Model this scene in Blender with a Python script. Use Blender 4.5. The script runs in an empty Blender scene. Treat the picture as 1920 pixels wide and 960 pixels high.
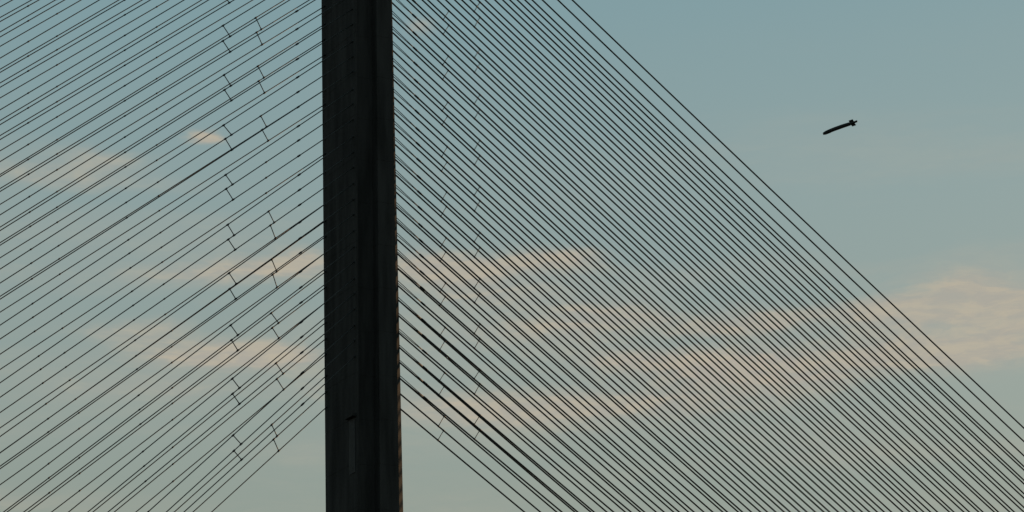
import bpy, math, random
from mathutils import Vector, Matrix
random.seed(7)
R = math.radians
SC = bpy.context.scene
COL = SC.collection

# ------------------------------------------------------------------ camera
CAM_POS = Vector((-113.498, -222.752, 1.7))
yaw, pitch, roll = R(30.2899), R(19.0), R(-1.7)
fwd = Vector((math.sin(yaw)*math.cos(pitch), math.cos(yaw)*math.cos(pitch), math.sin(pitch)))
rgt = Vector((math.cos(yaw), -math.sin(yaw), 0))
upv = rgt.cross(fwd)
r2 = rgt*math.cos(roll) + upv*math.sin(roll)
u2 = -rgt*math.sin(roll) + upv*math.cos(roll)
cd = bpy.data.cameras.new('camera'); cam = bpy.data.objects.new('camera', cd); COL.objects.link(cam)
m = Matrix((r2, u2, -fwd)).transposed().to_4x4(); m.translation = CAM_POS
cam.matrix_world = m
cd.sensor_width = 36; cd.lens = 99.0; cd.clip_start = 0.5; cd.clip_end = 20000
SC.camera = cam
SC.cycles.filter_width = 1.5

# ------------------------------------------------------------------ light
SUN_AZ, SUN_EL = 76.0, 7.0          # degrees from +Y towards +X, degrees above the horizon
sdir = Vector((math.sin(R(SUN_AZ))*math.cos(R(SUN_EL)), math.cos(R(SUN_AZ))*math.cos(R(SUN_EL)), math.sin(R(SUN_EL))))
sl = bpy.data.lights.new('sun', 'SUN'); sl.energy = 5.0; sl.angle = R(0.5); sl.color = (1.0, 0.6, 0.3)
so = bpy.data.objects.new('sun', sl); COL.objects.link(so)
so.rotation_euler = sdir.to_track_quat('Z', 'Y').to_euler()
so.location = (60, 20, 180)

SC.view_settings.view_transform = 'Standard'
SC.view_settings.look = 'None'
SC.view_settings.exposure = 0.0
SC.view_settings.gamma = 1.0
SC.view_settings.use_curve_mapping = False

# ------------------------------------------------------------------ sky
world = bpy.data.worlds.new('World'); SC.world = world; world.use_nodes = True
nt = world.node_tree; nt.nodes.clear()
class NG:
    def __init__(s, nt): s.nt = nt
    def node(s, t, **k):
        n = s.nt.nodes.new(t)
        for a, v in k.items(): setattr(n, a, v)
        return n
    def put(s, inp, v):
        if hasattr(v, 'is_linked') or isinstance(v, bpy.types.NodeSocket): s.nt.links.new(v, inp)
        else: inp.default_value = v
    def math(s, op, a, b=0.0, c=0.0, clamp=False):
        n = s.node('ShaderNodeMath', operation=op, use_clamp=clamp)
        s.put(n.inputs[0], a); s.put(n.inputs[1], b); s.put(n.inputs[2], c)
        return n.outputs[0]
    def mix(s, f, a, b, blend='MIX'):
        n = s.node('ShaderNodeMix', data_type='RGBA', blend_type=blend)
        s.put(n.inputs[0], f); s.put(n.inputs[6], a); s.put(n.inputs[7], b)
        return n.outputs[2]
    def noise(s, vec, scale, detail=4.0, rough=0.55, dist=0.0):
        n = s.node('ShaderNodeTexNoise')
        s.put(n.inputs['Vector'], vec); s.put(n.inputs['Scale'], scale); s.put(n.inputs['Detail'], detail)
        s.put(n.inputs['Roughness'], rough); s.put(n.inputs['Distortion'], dist)
        return n.outputs[0]
    def comb(s, x, y, z=0.0):
        n = s.node('ShaderNodeCombineXYZ'); s.put(n.inputs[0], x); s.put(n.inputs[1], y); s.put(n.inputs[2], z); return n.outputs[0]
    def smooth(s, v, a, b):
        n = s.node('ShaderNodeMapRange', interpolation_type='SMOOTHSTEP')
        s.put(n.inputs['Value'], v); n.inputs['From Min'].default_value = a; n.inputs['From Max'].default_value = b
        return n.outputs[0]
g = NG(nt)
tc = g.node('ShaderNodeTexCoord')
sep = g.node('ShaderNodeSeparateXYZ'); nt.links.new(tc.outputs['Generated'], sep.inputs[0])
DEG = 57.29578
az = g.math('MULTIPLY', g.math('ARCTAN2', sep.outputs[0], sep.outputs[1]), DEG)
el = g.math('MULTIPLY', g.math('ARCSINE', sep.outputs[2]), DEG)

sky = g.node('ShaderNodeTexSky', sky_type='NISHITA')
sky.sun_disc = False; sky.sun_elevation = R(SUN_EL); sky.sun_rotation = R(SUN_AZ)
sky.altitude = 50; sky.air_density = 1.0; sky.dust_density = 1.6; sky.ozone_density = 1.0
SKY_STRENGTH = 0.13
skyn = g.mix(1.0, sky.outputs[0], (SKY_STRENGTH, SKY_STRENGTH, SKY_STRENGTH, 1.0), 'MULTIPLY')
# thin high overcast veil over the clear sky, warmer towards the horizon
ramp = g.node('ShaderNodeValToRGB')
rr = ramp.color_ramp
for p_, c_ in ((0.0, (0.30, 0.31, 0.25)), (14/90, (0.286, 0.332, 0.279)), (16/90, (0.297, 0.354, 0.31)), (20.3/90, (0.268, 0.364, 0.353)), (24/90, (0.222, 0.352, 0.372)), (50/90, (0.17, 0.29, 0.33)), (1.0, (0.13, 0.23, 0.28))):
    e_ = rr.elements[0] if p_ == 0 else (rr.elements[-1] if p_ == 1 else rr.elements.new(p_))
    e_.color = c_ + (1,)
nt.links.new(g.math('DIVIDE', el, 90.0, clamp=True), ramp.inputs[0])
skyc = g.mix(0.82, skyn, ramp.outputs[0])

# clouds, laid out in degrees of azimuth and elevation on the sky
wv = g.comb(g.math('MULTIPLY', az, 0.5), g.math('MULTIPLY', el, 1.2), 3.1)
warp1 = g.math('SUBTRACT', g.noise(wv, 1.1, 6.0, 0.6), 0.5)
warp2 = g.math('SUBTRACT', g.noise(g.comb(g.math('MULTIPLY', az, 0.35), g.math('MULTIPLY', el, 1.1), 9.7), 0.9, 4.0), 0.5)
azw = g.math('MULTIPLY_ADD', warp1, 1.8, az)
elw = g.math('MULTIPLY_ADD', warp2, 0.75, el)
# (azimuth, elevation, half width, half height, weight, tilt)
BANKS = [
 (23.79,21.53,0.35,0.14,1.5,-0.03), (20.01,20.69,1.74,0.26,0.55,-0.03), (21.47,20.99,1.05,0.24,0.45,-0.03), (22.39,20.51,1.85,0.17,0.20,-0.03), (25.88,19.00,0.69,0.30,0.90,-0.03), (24.80,18.77,1.49,0.28,0.60,-0.03), (23.10,18.63,1.60,0.24,0.30,-0.03), (28.45,18.85,1.03,0.33,0.85,-0.03), (29.94,18.84,1.38,0.28,0.85,-0.03), (31.43,18.88,0.92,0.22,0.75,-0.03), (29.35,18.32,1.71,0.24,0.45,-0.03), (23.90,17.11,1.59,0.26,0.80,-0.03), (22.21,17.52,1.71,0.28,0.45,-0.03), (25.25,17.04,1.25,0.28,0.60,-0.03), (22.77,17.77,0.68,0.13,0.35,-0.03), (26.15,16.37,1.02,0.43,0.40,-0.03), (23.57,16.32,1.36,0.13,0.25,-0.03), (28.52,23.70,0.40,0.20,0.60,-0.03), (39.92,17.75,0.85,0.43,0.80,-0.03), (40.83,17.33,0.80,0.52,0.80,-0.03), (39.06,17.47,1.25,0.33,0.70,-0.03), (37.95,17.49,1.02,0.28,0.60,-0.03), (39.65,16.51,1.70,0.30,0.85,-0.03), (38.44,16.65,1.25,0.33,0.70,-0.03), (39.70,17.09,0.85,0.10,-0.25,-0.03), (36.15,17.55,1.25,0.24,0.60,-0.03), (35.01,17.38,1.02,0.20,0.55,-0.03), (34.62,16.53,1.25,0.33,0.95,-0.03), (33.05,16.82,1.25,0.20,0.60,-0.03), (36.28,16.14,1.36,0.30,0.75,-0.03), (33.46,15.90,2.03,0.30,0.60,-0.03), (31.09,15.83,1.92,0.33,0.50,-0.03), (32.76,17.72,1.71,0.28,0.55,-0.03), (30.70,17.41,1.82,0.30,0.40,-0.03), (28.96,16.00,1.69,0.43,0.55,-0.03), (33.86,17.13,0.68,0.09,-0.30,-0.03), (29.54,16.74,1.36,0.15,-0.30,-0.03), (40.26,17.16,1.59,0.81,0.50,-0.03), (38.57,16.86,1.70,0.60,0.30,-0.03), (33.50,16.61,3.17,0.87,0.22,-0.03), (30.15,18.14,2.51,0.76,0.22,-0.03), (29.51,15.77,2.26,0.54,0.25,-0.03), (23.67,17.13,2.50,0.54,0.20,-0.03), (24.12,18.64,2.29,0.43,0.20,-0.03), (36.33,16.89,2.27,0.65,0.20,-0.03)
]
tot = None
for (a0, e0, ra, re, w, tilt) in BANKS:
    da = g.math('SUBTRACT', azw, a0); de = g.math('SUBTRACT', elw, e0)
    de = g.math('MULTIPLY_ADD', da, -tilt, de)
    u = g.math('DIVIDE', da, ra); v = g.math('DIVIDE', de, re)
    d = g.math('ADD', g.math('MULTIPLY', u, u), g.math('MULTIPLY', v, v))
    e = g.math('MULTIPLY', g.math('POWER', 2.71828, g.math('MULTIPLY', d, -1.0)), w)
    tot = e if tot is None else g.math('ADD', tot, e)
fine = g.noise(g.comb(g.math('MULTIPLY', azw, 0.30), g.math('MULTIPLY', elw, 1.5), 1.0), 1.5, 6.0, 0.6)
veil = g.smooth(g.noise(g.comb(g.math('MULTIPLY', azw, 0.12), g.math('MULTIPLY', elw, 0.8), 5.0), 1.0, 5.0, 0.55), 0.40, 0.75)
veil = g.math('MULTIPLY', veil, g.math('SUBTRACT', 1.0, g.smooth(el, 16.0, 24.0)))
tiny = g.noise(g.comb(g.math('MULTIPLY', azw, 0.9), g.math('MULTIPLY', elw, 3.2), 2.0), 1.6, 6.0, 0.62)
body = g.math('MULTIPLY', tot, g.math('MULTIPLY_ADD', fine, 1.1, g.math('MULTIPLY_ADD', tiny, 0.7, 0.15)))
body = g.math('MULTIPLY', g.smooth(body, 0.0, 1.15), 0.95)
mask = g.math('MULTIPLY_ADD', veil, 0.42, body)
wisp = g.noise(g.comb(g.math('MULTIPLY_ADD', elw, 1.2, g.math('MULTIPLY', azw, 0.8)), g.math('MULTIPLY', elw, 5.0), 7.0), 1.3, 7.0, 0.65, 0.6)
mask = g.math('MULTIPLY', mask, g.math('MULTIPLY_ADD', wisp, 0.7, 0.66))
mask = g.math('MINIMUM', mask, 1.0, clamp=True)
CLOUD = (0.475, 0.432, 0.342, 1.0)
cloudc = g.mix(g.smooth(tiny, 0.35, 0.68), (0.405, 0.388, 0.335, 1.0), CLOUD)
final = g.mix(mask, skyc, cloudc)
bg = g.node('ShaderNodeBackground'); nt.links.new(final, bg.inputs['Color']); bg.inputs['Strength'].default_value = 1.0
wo = g.node('ShaderNodeOutputWorld'); nt.links.new(bg.outputs[0], wo.inputs[0])

# ------------------------------------------------------------------ materials
def new_mat(name, base, rough=0.7, var=0.3, scale=1.0, stretch=(1, 1, 1), spec=0.3, dark=None, bump=0.0, metallic=0.0):
    mt = bpy.data.materials.new(name); mt.use_nodes = True
    n = mt.node_tree; b = n.nodes['Principled BSDF']; q = NG(n)
    tc = q.node('ShaderNodeTexCoord'); mp = q.node('ShaderNodeMapping'); mp.inputs['Scale'].default_value = stretch
    n.links.new(tc.outputs['Object'], mp.inputs[0])
    f1 = q.noise(mp.outputs[0], scale, 6.0, 0.6)
    f = q.smooth(f1, 0.3, 0.7)
    c0 = tuple(v*(1-var) for v in base) + (1,); c1 = tuple(v*(1+var) for v in base) + (1,)
    n.links.new(q.mix(f, c0, c1), b.inputs['Base Color'])
    b.inputs['Roughness'].default_value = rough; b.inputs['Specular IOR Level'].default_value = spec
    b.inputs['Metallic'].default_value = metallic
    if bump:
        bp = q.node('ShaderNodeBump'); bp.inputs['Strength'].default_value = bump; bp.inputs['Distance'].default_value = 0.05
        n.links.new(q.noise(tc.outputs['Object'], 3.0, 8.0, 0.65), bp.inputs['Height']); n.links.new(bp.outputs[0], b.inputs['Normal'])
    return mt
M_CONC = new_mat('dark_concrete', (0.033, 0.0325, 0.0325), 0.9, 0.35, 0.9, (1, 1, 0.12), 0.1, bump=0.4)  # base tuned dark to give a near-black silhouette, with vertical stain streaks
M_STEEL = new_mat('dark_steel', (0.02, 0.02, 0.022), 0.6, 0.2, 4.0, spec=0.2)
M_STAY = new_mat('stay_sheath', (0.030, 0.030, 0.030), 0.55, 0.15, 0.5, spec=0.25)
M_TIE = new_mat('tie_rod_steel', (0.03, 0.03, 0.03), 0.55, 0.15, 2.0, spec=0.3)
M_PANEL = new_mat('panel_metal', (0.019, 0.0205, 0.023), 0.6, 0.15, 3.0, (1, 1, 0.2))
M_GROUND = new_mat('river_bank_ground', (0.05, 0.055, 0.035), 0.95, 0.4, 0.03, spec=0.1)
M_ASPH = new_mat('asphalt', (0.05, 0.05, 0.05), 0.9, 0.2, 2.0, spec=0.2)
M_MISS = new_mat('missile_paint', (0.02, 0.021, 0.022), 0.55, 0.15, 1.5, spec=0.2)

# ------------------------------------------------------------------ mesh helpers
def link(name, me, mat, parent=None):
    o = bpy.data.objects.new(name, me); COL.objects.link(o)
    if mat and not me.materials: me.materials.append(mat)
    if parent: o.parent = parent
    return o
def mesh(name, vs, fs, smooth=False):
    me = bpy.data.meshes.new(name); me.from_pydata([tuple(v) for v in vs], [], fs); me.update()
    if smooth:
        for p in me.polygons: p.use_smooth = True
    return me
def tube(path, rad, sides=8, cap=True):
    """tube along a list of points; rad is a number or one number per point"""
    n = len(path); rads = rad if isinstance(rad, (list, tuple)) else [rad]*n
    vs, fs = [], []
    for i, p in enumerate(path):
        t = (path[min(i+1, n-1)] - path[max(i-1, 0)]).normalized()
        a = t.cross(Vector((0, 1, 0)))
        if a.length < 1e-3: a = t.cross(Vector((1, 0, 0)))
        a.normalize(); b = t.cross(a)
        for k in range(sides):
            w = 2*math.pi*k/sides
            vs.append(p + (a*math.cos(w) + b*math.sin(w))*rads[i])
    for i in range(n-1):
        for k in range(sides):
            k2 = (k+1) % sides
            fs.append((i*sides+k, (i+1)*sides+k, (i+1)*sides+k2, i*sides+k2))
    if cap:
        fs.append(tuple(range(sides))); fs.append(tuple((n-1)*sides+k for k in reversed(range(sides))))
    return vs, fs
def box(x0, x1, y0, y1, z0, z1):
    vs = [(x, y, z) for z in (z0, z1) for y in (y0, y1) for x in (x0, x1)]
    return vs, [(0, 2, 3, 1), (4, 5, 7, 6), (0, 1, 5, 4), (2, 6, 7, 3), (0, 4, 6, 2), (1, 3, 7, 5)]
def join(*parts):
    vs, fs = [], []
    for v, f in parts:
        o = len(vs); vs += [tuple(a) for a in v]; fs += [tuple(i+o for i in q) for q in f]
    return vs, fs
def empty(name, loc=(0, 0, 0)):
    o = bpy.data.objects.new(name, None); COL.objects.link(o); o.location = loc; o.empty_display_size = 0.5
    return o
def tag(o, label, cat, group=None):
    o['label'] = label; o['category'] = cat
    if group: o['group'] = group
ONES = ['', 'first', 'second', 'third', 'fourth', 'fifth', 'sixth', 'seventh', 'eighth', 'ninth', 'tenth', 'eleventh', 'twelfth',
        'thirteenth', 'fourteenth', 'fifteenth', 'sixteenth', 'seventeenth', 'eighteenth', 'nineteenth']
def ordinal(n):
    if n < 20: return ONES[n]
    t, u = divmod(n, 10)
    return {2: 'twentieth', 3: 'thirtieth'}[t] if u == 0 else {2: 'twenty-', 3: 'thirty-'}[t] + ONES[u]

# stay cables: (height at the pylon axis, slope) in metres, lowest cable first
STAYS = {
 'P': [(79.12,0.9708),(80.66,0.9763),(82.12,0.9748),(83.55,0.9066),(85.03,0.907),(86.48,0.9091),(87.99,0.8584),(89.49,0.8632),(91.09,0.8732),(92.6,0.8302),(94.11,0.8395),(95.69,0.8428),(97.28,0.8272),(98.79,0.831),(100.35,0.8381),(102.04,0.8128),(103.64,0.8189),(105.12,0.8248),(106.91,0.8082),(108.44,0.8094),(110.01,0.8171),(111.76,0.8041),(113.35,0.8102),(114.9,0.8123),(116.64,0.7996),(118.29,0.806),(119.92,0.8119),(121.71,0.8033),(123.37,0.8097),(124.92,0.8131),(126.71,0.8026),(128.33,0.8075),(130.08,0.8173),(131.89,0.8103),(132.88,0.7962),(134.47,0.8001)],
 'Q': [(75.87,0.9667),(77.35,0.9611),(78.9,0.9615),(80.86,0.9049),(82.4,0.901),(83.97,0.9001),(85.88,0.861),(87.35,0.8566),(88.89,0.86),(90.73,0.8267),(92.33,0.8313),(93.91,0.8345),(95.62,0.8178),(97.33,0.8266),(98.87,0.8304),(100.68,0.8075),(102.26,0.8121),(103.88,0.8183),(105.74,0.7985),(107.27,0.7995),(108.84,0.8088),(110.87,0.7978),(112.51,0.8034),(114.13,0.8071),(116.01,0.798),(117.67,0.8016),(119.33,0.8103),(121.28,0.7997),(122.9,0.8034),(124.61,0.8099),(126.49,0.7999),(128.2,0.8062),(129.69,0.8099),(131.83,0.8055),(133.61,0.815),(134.41,0.7962)],
 'F': [(77.49,0.6616),(78.99,0.671),(80.46,0.6752),(82.02,0.6715),(83.51,0.6718),(85.1,0.6871),(86.7,0.6834),(88.23,0.6893),(89.82,0.6974),(91.44,0.6951),(92.93,0.6993),(94.48,0.7033),(96.2,0.7044),(97.74,0.7068),(99.31,0.7113),(101.05,0.7144),(102.64,0.7133),(104.15,0.7155),(105.93,0.7192),(107.47,0.7199),(109.1,0.7229),(110.85,0.7208),(112.39,0.7218),(114.01,0.7264),(115.83,0.7244),(117.38,0.7253),(118.92,0.7252),(120.79,0.7285),(122.45,0.7289),(124.12,0.7309),(125.97,0.7339),(127.53,0.7326),(129.13,0.7324),(131.06,0.7357),(132.72,0.7353),(134.28,0.735)],
 'S': [(78.39,0.6622),(79.92,0.672),(81.48,0.68),(83.05,0.6802),(84.55,0.6844),(85.97,0.6849),(87.71,0.6886),(89.32,0.6964),(90.76,0.6969),(92.5,0.7006),(94.02,0.7047),(95.48,0.7052),(97.2,0.7036),(98.74,0.7054),(100.32,0.7126),(102.11,0.7178),(103.69,0.7165),(105.26,0.7173),(106.99,0.7208),(108.56,0.7232),(110.19,0.7215),(112.07,0.7264),(113.6,0.7264),(115.15,0.7278),(117.08,0.7282),(118.69,0.7304),(120.3,0.7327),(122.18,0.7345),(123.77,0.7334),(125.39,0.7355),(127.26,0.738),(128.87,0.7362),(130.51,0.7365),(132.49,0.7407),(134.09,0.7405),(135.72,0.7403)],
}
# cross ties: trio -> distance from the pylon axis of the four tie ends
TIES = {
 'P': {0:(-14.15,-13.37,-14.07,-13.32),1:(-14.25,-13.55,-14.22,-13.54),2:(-14.43,-13.72,-14.35,-13.72),3:(-14.61,-13.9,-14.55,-13.95),4:(-14.77,-14.13,-14.71,-14.02),5:(-15.0,-14.31,-14.94,-14.25),6:(-15.24,-14.44,-15.05,-14.38),7:(-15.22,-14.52,-15.16,-14.46),8:(-15.35,-14.62,-15.35,-14.61),9:(-15.49,-14.73,-15.48,-14.72)},
 'Q': {0:(-7.63,-7.09,-7.44,-6.93),1:(-7.19,-6.46,-7.11,-6.41),2:(-7.68,-6.92,-7.57,-6.89),3:(-7.62,-7.1,-7.51,-7.08),4:(-7.95,-7.37,-7.76,-7.24),6:(-8.76,-8.15,-8.62,-7.98),7:(-9.07,-8.43,-8.98,-8.37),8:(-9.3,-8.71,-9.21,-8.62)},
 'F': {0:(10.94,10.28,10.9,10.28),1:(11.06,10.4,11.02,10.39),2:(11.19,10.53,11.14,10.51),3:(11.31,10.65,11.27,10.64),4:(11.44,10.77,11.4,10.76),5:(11.57,10.9,11.53,10.89),6:(11.7,11.03,11.66,11.02),7:(11.84,11.16,11.79,11.15),8:(11.97,11.29,11.93,11.28),9:(12.11,11.42,12.07,11.41),10:(12.25,11.56,12.2,11.54)},
 'S': {0:(10.36,9.73,10.27,9.64),1:(10.52,9.88,10.44,9.8),2:(10.68,10.04,10.61,9.96),3:(10.85,10.2,10.77,10.13),4:(11.01,10.36,10.94,10.29),5:(11.18,10.53,11.12,10.46),6:(11.35,10.69,11.29,10.63),7:(11.53,10.86,11.47,10.81),8:(11.7,11.03,11.65,10.99),9:(11.88,11.2,11.84,11.16),10:(12.06,11.38,12.02,11.34)},
}
CLAMPS = {
 'P': [[-30.75,-30.79,-30.83,-30.92,-30.96,-30.99,-31.1,-31.16,-31.22,-31.34,-31.39,-31.6,-31.94,-32.17,-32.38,-32.8,-33.0,-33.07,-33.2,-33.29,-33.36,-33.48,-33.56,-33.64,-33.77,-33.85,-33.89,-33.95,-33.99,-34.03,-34.09,-34.13,-34.17,-34.23,-34.28,-34.32],
   [-22.04,-22.06,-22.09,-22.38,-22.53,-22.66,-22.93,-23.05,-23.15,-23.34,-23.44,-23.55,-23.69,-23.8,-23.92,-24.11,-24.24,-24.35,-24.54,-24.62,-24.67,-24.74,-24.8,-24.85,-24.89,-24.92,-24.95,-24.98,-25.01,-25.03,-25.07,-25.1,-25.12,-25.16,-25.18,-25.21]],
 'Q': [[-25.78,-25.81,-25.85,-25.93,-25.97,-26.0,-26.09,-26.14,-26.19,-26.28,-26.33,-26.68,-27.26,-27.64,-27.8,-28.06,-28.17,-28.27,-28.43,-28.53,-28.62,-28.79,-28.86,-28.9,-28.95,-28.99,-29.03,-29.09,-29.13,-29.16,-29.22,-29.26,-29.29,-29.35,-29.39,-29.42],
   [-17.2,-17.22,-17.24,-17.3,-17.33,-17.37,-17.42,-17.45,-17.48,-17.54,-17.57,-17.6,-18.25,-18.35,-18.45,-18.61,-18.71,-18.82,-18.96,-19.05,-19.14,-19.28,-19.31,-19.33,-19.36,-19.38,-19.4,-19.43,-19.45,-19.47,-19.5,-19.52,-19.54,-19.57,-19.6,-19.61]],
}
COLLARS = {
 'P': [-7.34,-7.36,-7.37,-7.4,-7.41,-7.43,-7.45,-7.47,-7.49,-7.51,-7.53,-7.54,-7.56,-7.58,-7.6,-7.62,-7.64,-7.66,-7.68,-7.7,-7.71,-7.74,-7.75,-7.77,-7.79,-7.8,-7.8,-7.79,-7.79,-7.78,-7.78,-7.77,-7.76,-7.76,-7.75,-7.75],
 'F': [5.22,5.22,5.21,5.2,5.18,5.16,5.14,5.12,5.1,5.08,5.06,5.04,5.02,4.99,4.97,4.95,4.93,4.91,4.89,4.87,4.85,4.83,4.81,4.79,4.77,4.75,4.78,4.81,4.84,4.88,4.91,4.94,4.97,5.0,5.03,5.06],
}

PLANE = {'P': -2.95, 'Q': 2.95, 'F': -2.95, 'S': 2.95}
SAG = {'P': 0.0001253, 'Q': 0.0001253, 'F': 0.0001977, 'S': 0.0001977}
SIDE = {'P': -1, 'Q': -1, 'F': 1, 'S': 1}
DECK_Z = 30.0
def stay_z(s, i, X):
    a, b = STAYS[s][i]
    return a - b*abs(X) + SAG[s]*X*X
def stay_pt(s, i, X): return Vector((X, PLANE[s], stay_z(s, i, X)))
def deck_x(s, i):
    lo, hi = 1.0, 200.0
    for _ in range(50):
        mid = (lo+hi)/2
        if stay_z(s, i, mid) > DECK_Z: lo = mid
        else: hi = mid
    return SIDE[s]*lo

# ------------------------------------------------------------------ ground
gm = mesh('ground', [(-6000, -6000, 0), (6000, -6000, 0), (6000, 6000, 0), (-6000, 6000, 0)], [(0, 1, 2, 3)])
go = link('ground', gm, M_GROUND); go['kind'] = 'structure'

# ------------------------------------------------------------------ pylon
def half_x(z): return (4.10 - 0.00449*(max(z, 30)-62))/2
def half_y(z): return (6.47 + 0.01655*(max(z, 30)-62))/2
def rim(z): return max(0.06, 0.73 - 0.0127*(max(z, 40)-63))
def section(z, inset=0.0):
    hx, hy, a = half_x(z)-inset, half_y(z)-inset, rim(z)
    b = 0.6*a
    return [(-hx, -hy), (-hx+0.14, -hy), (-hx+0.2, -hy+0.85), (-hx+2.15, -hy+0.85), (-hx+2.25, -hy), (hx-0.02, -hy),  # deep recess added to the -Y face so its own shading darkens it
            (hx+0.16*a, -hy+0.02*a), (hx+0.24*a, -hy+0.16*a), (hx+a, -hy+b), (hx+a, hy), (-hx, hy)]
pylon = empty('bridge_pylon', (0, 0, 0))
tag(pylon, 'tall dark concrete bridge pylon with stay cables fanning down from both sides', 'pylon')
levels = []
z = -1.5
TOP = 139.0
LIFT = 4.2
zs = [-1.5]
k = 1
while k*LIFT < TOP-1:
    zj = k*LIFT
    levels += [(zj-0.025, 0.0), (zj-0.015, 0.015), (zj+0.015, 0.015), (zj+0.025, 0.0)]
    k += 1
levels = [(-1.5, 0.0)] + levels + [(TOP, 0.0)]
vs, fs = [], []
ns = len(section(0))
for zz, ins in levels:
    vs += [(x, y, zz) for x, y in section(zz, ins)]
for i in range(len(levels)-1):
    for k in range(ns):
        k2 = (k+1) % ns
        fs.append((i*ns+k, i*ns+k2, (i+1)*ns+k2, (i+1)*ns+k))
fs.append(tuple(range(ns))[::-1]); fs.append(tuple((len(levels)-1)*ns+k for k in range(ns)))
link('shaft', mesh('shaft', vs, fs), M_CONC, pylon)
# access panel with hood low on the narrow face
xf = -half_x(69)
pm = [box(xf-0.06, xf+0.05, -2.85+0.2*j, -2.72+0.2*j, 66.3, 71.4) for j in range(6)]
pn = link('access_panel', mesh('access_panel', *join(*pm)), M_PANEL, pylon)
link('hood', mesh('hood', *box(xf-0.35, xf+0.05, -3.05, -1.45, 71.5, 71.75)), M_CONC, pn)
# capping beam at the top
link('cap', mesh('cap', *box(-2.2, 2.2, -3.9, 3.9, TOP+0.01, TOP+1.2)), M_CONC, pylon)
# anchor pipes where each stay enters the shaft
for s in 'PQFS':
    sg = SIDE[s]
    for i in range(36):
        zz = stay_z(s, i, 2.0)
        x0 = half_x(zz) + (rim(zz) if sg > 0 else 0)
        if sg > 0 and s == 'F': x0 = half_x(zz) + 0.3*rim(zz)
        pa = stay_pt(s, i, sg*(x0-0.35)); pb = stay_pt(s, i, sg*(x0+(0.06 if sg < 0 else 0.05)))
        link('anchor_pipe', mesh('anchor_pipe', *tube([pa, pb], 0.11 if sg < 0 else 0.13, 8)), M_STEEL, pylon)

# ------------------------------------------------------------------ deck the stays come down to
deck = empty('bridge_deck', (0, 0, 25.0))
tag(deck, 'long concrete bridge deck that the stay cables come down to', 'bridge deck')
def dpart(name, b, mat):
    vv = [(x, y, zz-25.0) for x, y, zz in b[0]]
    return link(name, mesh(name, vv, b[1]), mat, deck)
for x0, x1 in ((-190, -3.2), (3.9, 210)):
    prof = [(-13, 29.2), (-6, 26.5), (6, 26.5), (13, 29.2), (13, 29.6), (-13, 29.6)]
    vv = [(x, y, zz) for x in (x0, x1) for y, zz in prof]
    ff = [(k, (k+1) % 6, 6+(k+1) % 6, 6+k) for k in range(6)] + [tuple(range(6))[::-1], tuple(range(6, 12))]
    dpart('girder', (vv, ff), M_CONC)
    for ys in (-1, 1):
        dpart('roadway', box(x0, x1, min(ys*4.2, ys*12.4), max(ys*4.2, ys*12.4), 29.604, 29.70), M_ASPH)
        dpart('parapet', box(x0, x1, min(ys*12.5, ys*12.9), max(ys*12.5, ys*12.9), 29.604, 30.7), M_CONC)
    dpart('cable_kerb', box(x0, x1, -3.9, 3.9, 29.604, 29.96), M_CONC)
for x in (-185, 205):
    for y in (-8, 8):
        dpart('pier', box(x-1.5, x+1.5, y-1.5, y+1.5, -1.0, 27.3), M_CONC)

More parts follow.
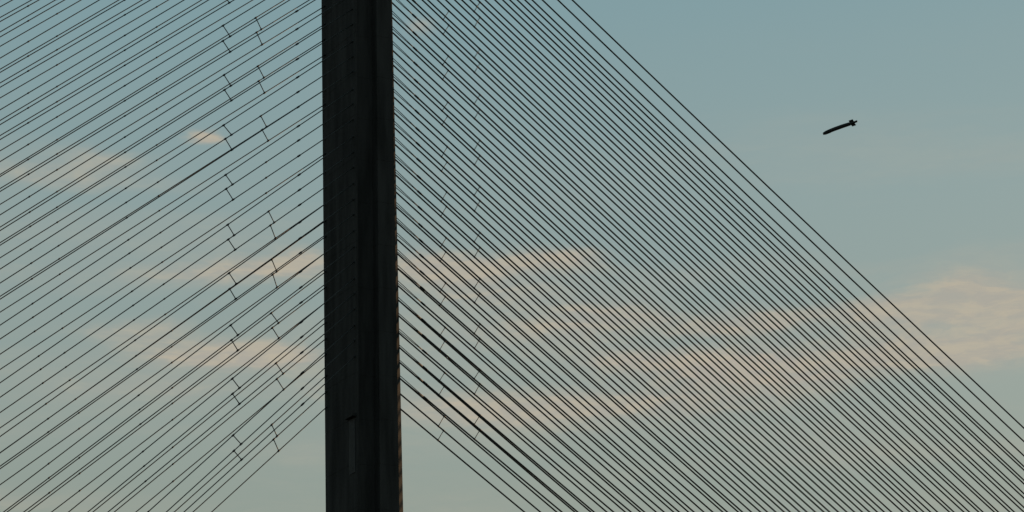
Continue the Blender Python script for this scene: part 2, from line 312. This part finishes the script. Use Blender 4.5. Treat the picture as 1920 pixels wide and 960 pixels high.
# ------------------------------------------------------------------ stay cables
RAD = {'P': 0.047, 'Q': 0.047, 'F': 0.079, 'S': 0.079}
GROUP = {'P': 'collared stay cables on the side away from the missile', 'Q': 'plain stay cables on the side away from the missile',
         'F': 'forked stay cables on the missile side', 'S': 'plain stay cables on the missile side'}
def stay_label(s, i):
    o = ordinal(i+1)
    if s == 'P': return f'grey stay cable with damper collar, {o} from lowest, on pylon side away from the missile'
    if s == 'Q': return f'grey stay cable without damper collar, {o} from lowest, on pylon side away from missile'
    if s == 'F': return f'black stay cable with forked pylon end, {o} from lowest, on missile side of pylon'
    return f'black stay cable with unforked pylon end, {o} from lowest, on missile side of pylon'
for s in 'PQFS':
    sg = SIDE[s]
    for i in range(36):
        xd = deck_x(s, i); zz = stay_z(s, i, 2.0)
        root = empty('stay_cable', stay_pt(s, i, xd))
        tag(root, stay_label(s, i), 'cable', GROUP[s])
        base = root.location
        def part(name, vf, mat, smooth=True, par=None):
            o = link(name, mesh(name, [Vector(v)-base for v in vf[0]], vf[1], smooth), mat, root if par is None else par)
            return o
        x0 = half_x(zz) + (rim(zz) if sg > 0 else 0)
        xs = sg*(x0-0.25)
        if s == 'F':
            xs = COLLARS['F'][i]
        n = 14
        path = [stay_pt(s, i, xs + (xd-xs)*k/n) for k in range(n+1)]
        part('sheath', tube(path, RAD[s], 8), M_STAY)
        if s in 'PF':
            xc = COLLARS[s][i]; hl = 0.19 if s == 'P' else 0.24
            pa, pb = stay_pt(s, i, xc-hl), stay_pt(s, i, xc+hl)
            q = 0.25
            path = [pa, pa.lerp(pb, q), pa.lerp(pb, 1-q), pb]
            r = 0.088 if s == 'P' else 0.098
            part('damper_collar', tube(path, [RAD[s]*1.1, r, r, RAD[s]*1.1], 10), M_STEEL)
        if s == 'F':
            xa = half_x(zz) - 0.1
            for sgn in (-1, 1):
                pa = stay_pt(s, i, xa) + Vector((0.05*sgn, 0, 0.115*sgn)); pb = stay_pt(s, i, xc) + Vector((0, 0, 0.022*sgn))
                part('anchor_strand', tube([pa, pb], 0.04, 6), M_STAY)
        if s in 'PQ':
            for ccol in CLAMPS[s]:
                xc = ccol[i]
                if abs(xc) > abs(xd)-2: continue
                pa, pb = stay_pt(s, i, xc-0.065), stay_pt(s, i, xc+0.065)
                part('clamp', tube([pa, pb], 0.073, 8), M_STEEL)
            if s == 'Q' and i in (15, 16, 17):
                xc = -8.2
                part('clamp', tube([stay_pt(s, i, xc-0.065), stay_pt(s, i, xc+0.065)], 0.085, 8), M_STEEL)
        # deck socket
        pa, pb = stay_pt(s, i, xd), stay_pt(s, i, xd-sg*1.6)
        part('deck_socket', tube([pa, pb], 0.15, 8), M_STEEL)

# ------------------------------------------------------------------ cross ties
for s in 'PQFS':
    sg = SIDE[s]
    for gidx, (xt, xm1, xm2, xb) in TIES[s].items():
        for which, (ia, xa, ib, xb_) in enumerate(((3*gidx+2, xt, 3*gidx+1, xm1), (3*gidx+1, xm2, 3*gidx, xb))):
            pa, pb = stay_pt(s, ia, xa), stay_pt(s, ib, xb_)
            root = empty('cross_tie', pb)
            base = pb.copy()
            side = {'P': 'collared cables', 'Q': 'collarless grey cables', 'F': 'forked black cables', 'S': 'unforked black cables'}[s]
            tag(root, f'thin cross-tie rod joining {ordinal(ib+1)} and {ordinal(ia+1)} lowest {side}', 'cross tie', f'cross ties between the {side}')
            def part(name, vf, mat):
                return link(name, mesh(name, [Vector(v)-base for v in vf[0]], vf[1], True), mat, root)
            part('rod', tube([pa, pb], 0.046 if sg < 0 else 0.036, 8), M_TIE)
            for i_, x_ in ((ia, xa), (ib, xb_)):
                w = 0.1
                part('clamp', tube([stay_pt(s, i_, x_-w), stay_pt(s, i_, x_+w)], 0.082 if sg < 0 else 0.09, 8), M_STEEL)

# ------------------------------------------------------------------ missile
nose = Vector((156.62, 134.18, 175.02)); tail = Vector((160.62, 130.45, 176.40))
ax = (nose - tail); LEN = ax.length; ax.normalize()
view = Vector((270.1, 356.9, 173.3)).normalized()      # roll of the airframe
side = ax.cross(view).normalized()       # across the body, in sight
dep = ax.cross(side).normalized()
ms = empty('missile', tail)
tag(ms, 'small dark missile with tail fins flying nose-down in the open sky beside the cables', 'missile')
def mpt(t, a, b): return ax*t + side*a + dep*b
def ring_body(prof, sides=20):
    v, f = [], []
    for t, r, off in prof:
        for k in range(sides):
            w = 2*math.pi*k/sides
            v.append(mpt(t, off + r*math.cos(w), r*math.sin(w)))
    n = len(prof)
    for i in range(n-1):
        for k in range(sides):
            k2 = (k+1) % sides
            f.append((i*sides+k, (i+1)*sides+k, (i+1)*sides+k2, i*sides+k2))
    f.append(tuple(range(sides))); f.append(tuple((n-1)*sides+k for k in reversed(range(sides))))
    return v, f
SGN = 1.0 if side.z < 0 else -1.0        # side * SGN points downwards
L = LEN
body = ring_body([(0.0, 0.13, 0), (0.25, 0.2, 0), (0.6, 0.26, 0), (1.0, 0.31, -SGN*0.02), (2.2, 0.33, -SGN*0.05), (3.6, 0.33, -SGN*0.04),
                  (4.5, 0.32, 0.0), (5.05, 0.30, SGN*0.03), (L-0.28, 0.25, SGN*0.06), (L-0.06, 0.22, SGN*0.09), (L+0.02, 0.13, SGN*0.1)])
link('body', mesh('body', *body, True), M_MISS, ms)
chin = ring_body([(4.2, 0.02, SGN*0.2), (4.35, 0.14, SGN*0.21), (L-0.4, 0.15, SGN*0.22), (L-0.12, 0.06, SGN*0.22)], 12)
link('air_intake', mesh('air_intake', *chin, True), M_MISS, ms)
noz = ring_body([(-0.50, 0.14, -SGN*0.05), (-0.42, 0.18, -SGN*0.04), (-0.1, 0.18, -SGN*0.02), (0.08, 0.2, 0)], 14)
link('nozzle', mesh('nozzle', *noz, True), M_STEEL, ms)
def fin(ang, span, c0, c1, sweep):
    d = side*math.cos(ang) + dep*math.sin(ang); e = side*-math.sin(ang) + dep*math.cos(ang)
    pts = [ax*c0 + d*0.12, ax*c1 + d*0.12, ax*(c1+sweep) + d*span, ax*(c0+sweep*0.8) + d*span]
    v = [p + e*h for h in (-0.035, 0.035) for p in pts]
    f = [(0, 1, 2, 3), (7, 6, 5, 4)] + [(k, 4+k, 4+(k+1) % 4, (k+1) % 4) for k in range(4)]
    return v, f
for ang, span, sw in ((0.0 if SGN > 0 else math.pi, 0.56, -0.2), (math.pi if SGN > 0 else 0.0, 0.6, 0.1), (math.pi/2, 0.7, -0.1), (-math.pi/2, 0.7, -0.1)):
    link('tail_fin', mesh('tail_fin', *fin(ang, span, 0.05, 0.78, sw)), M_MISS, ms)
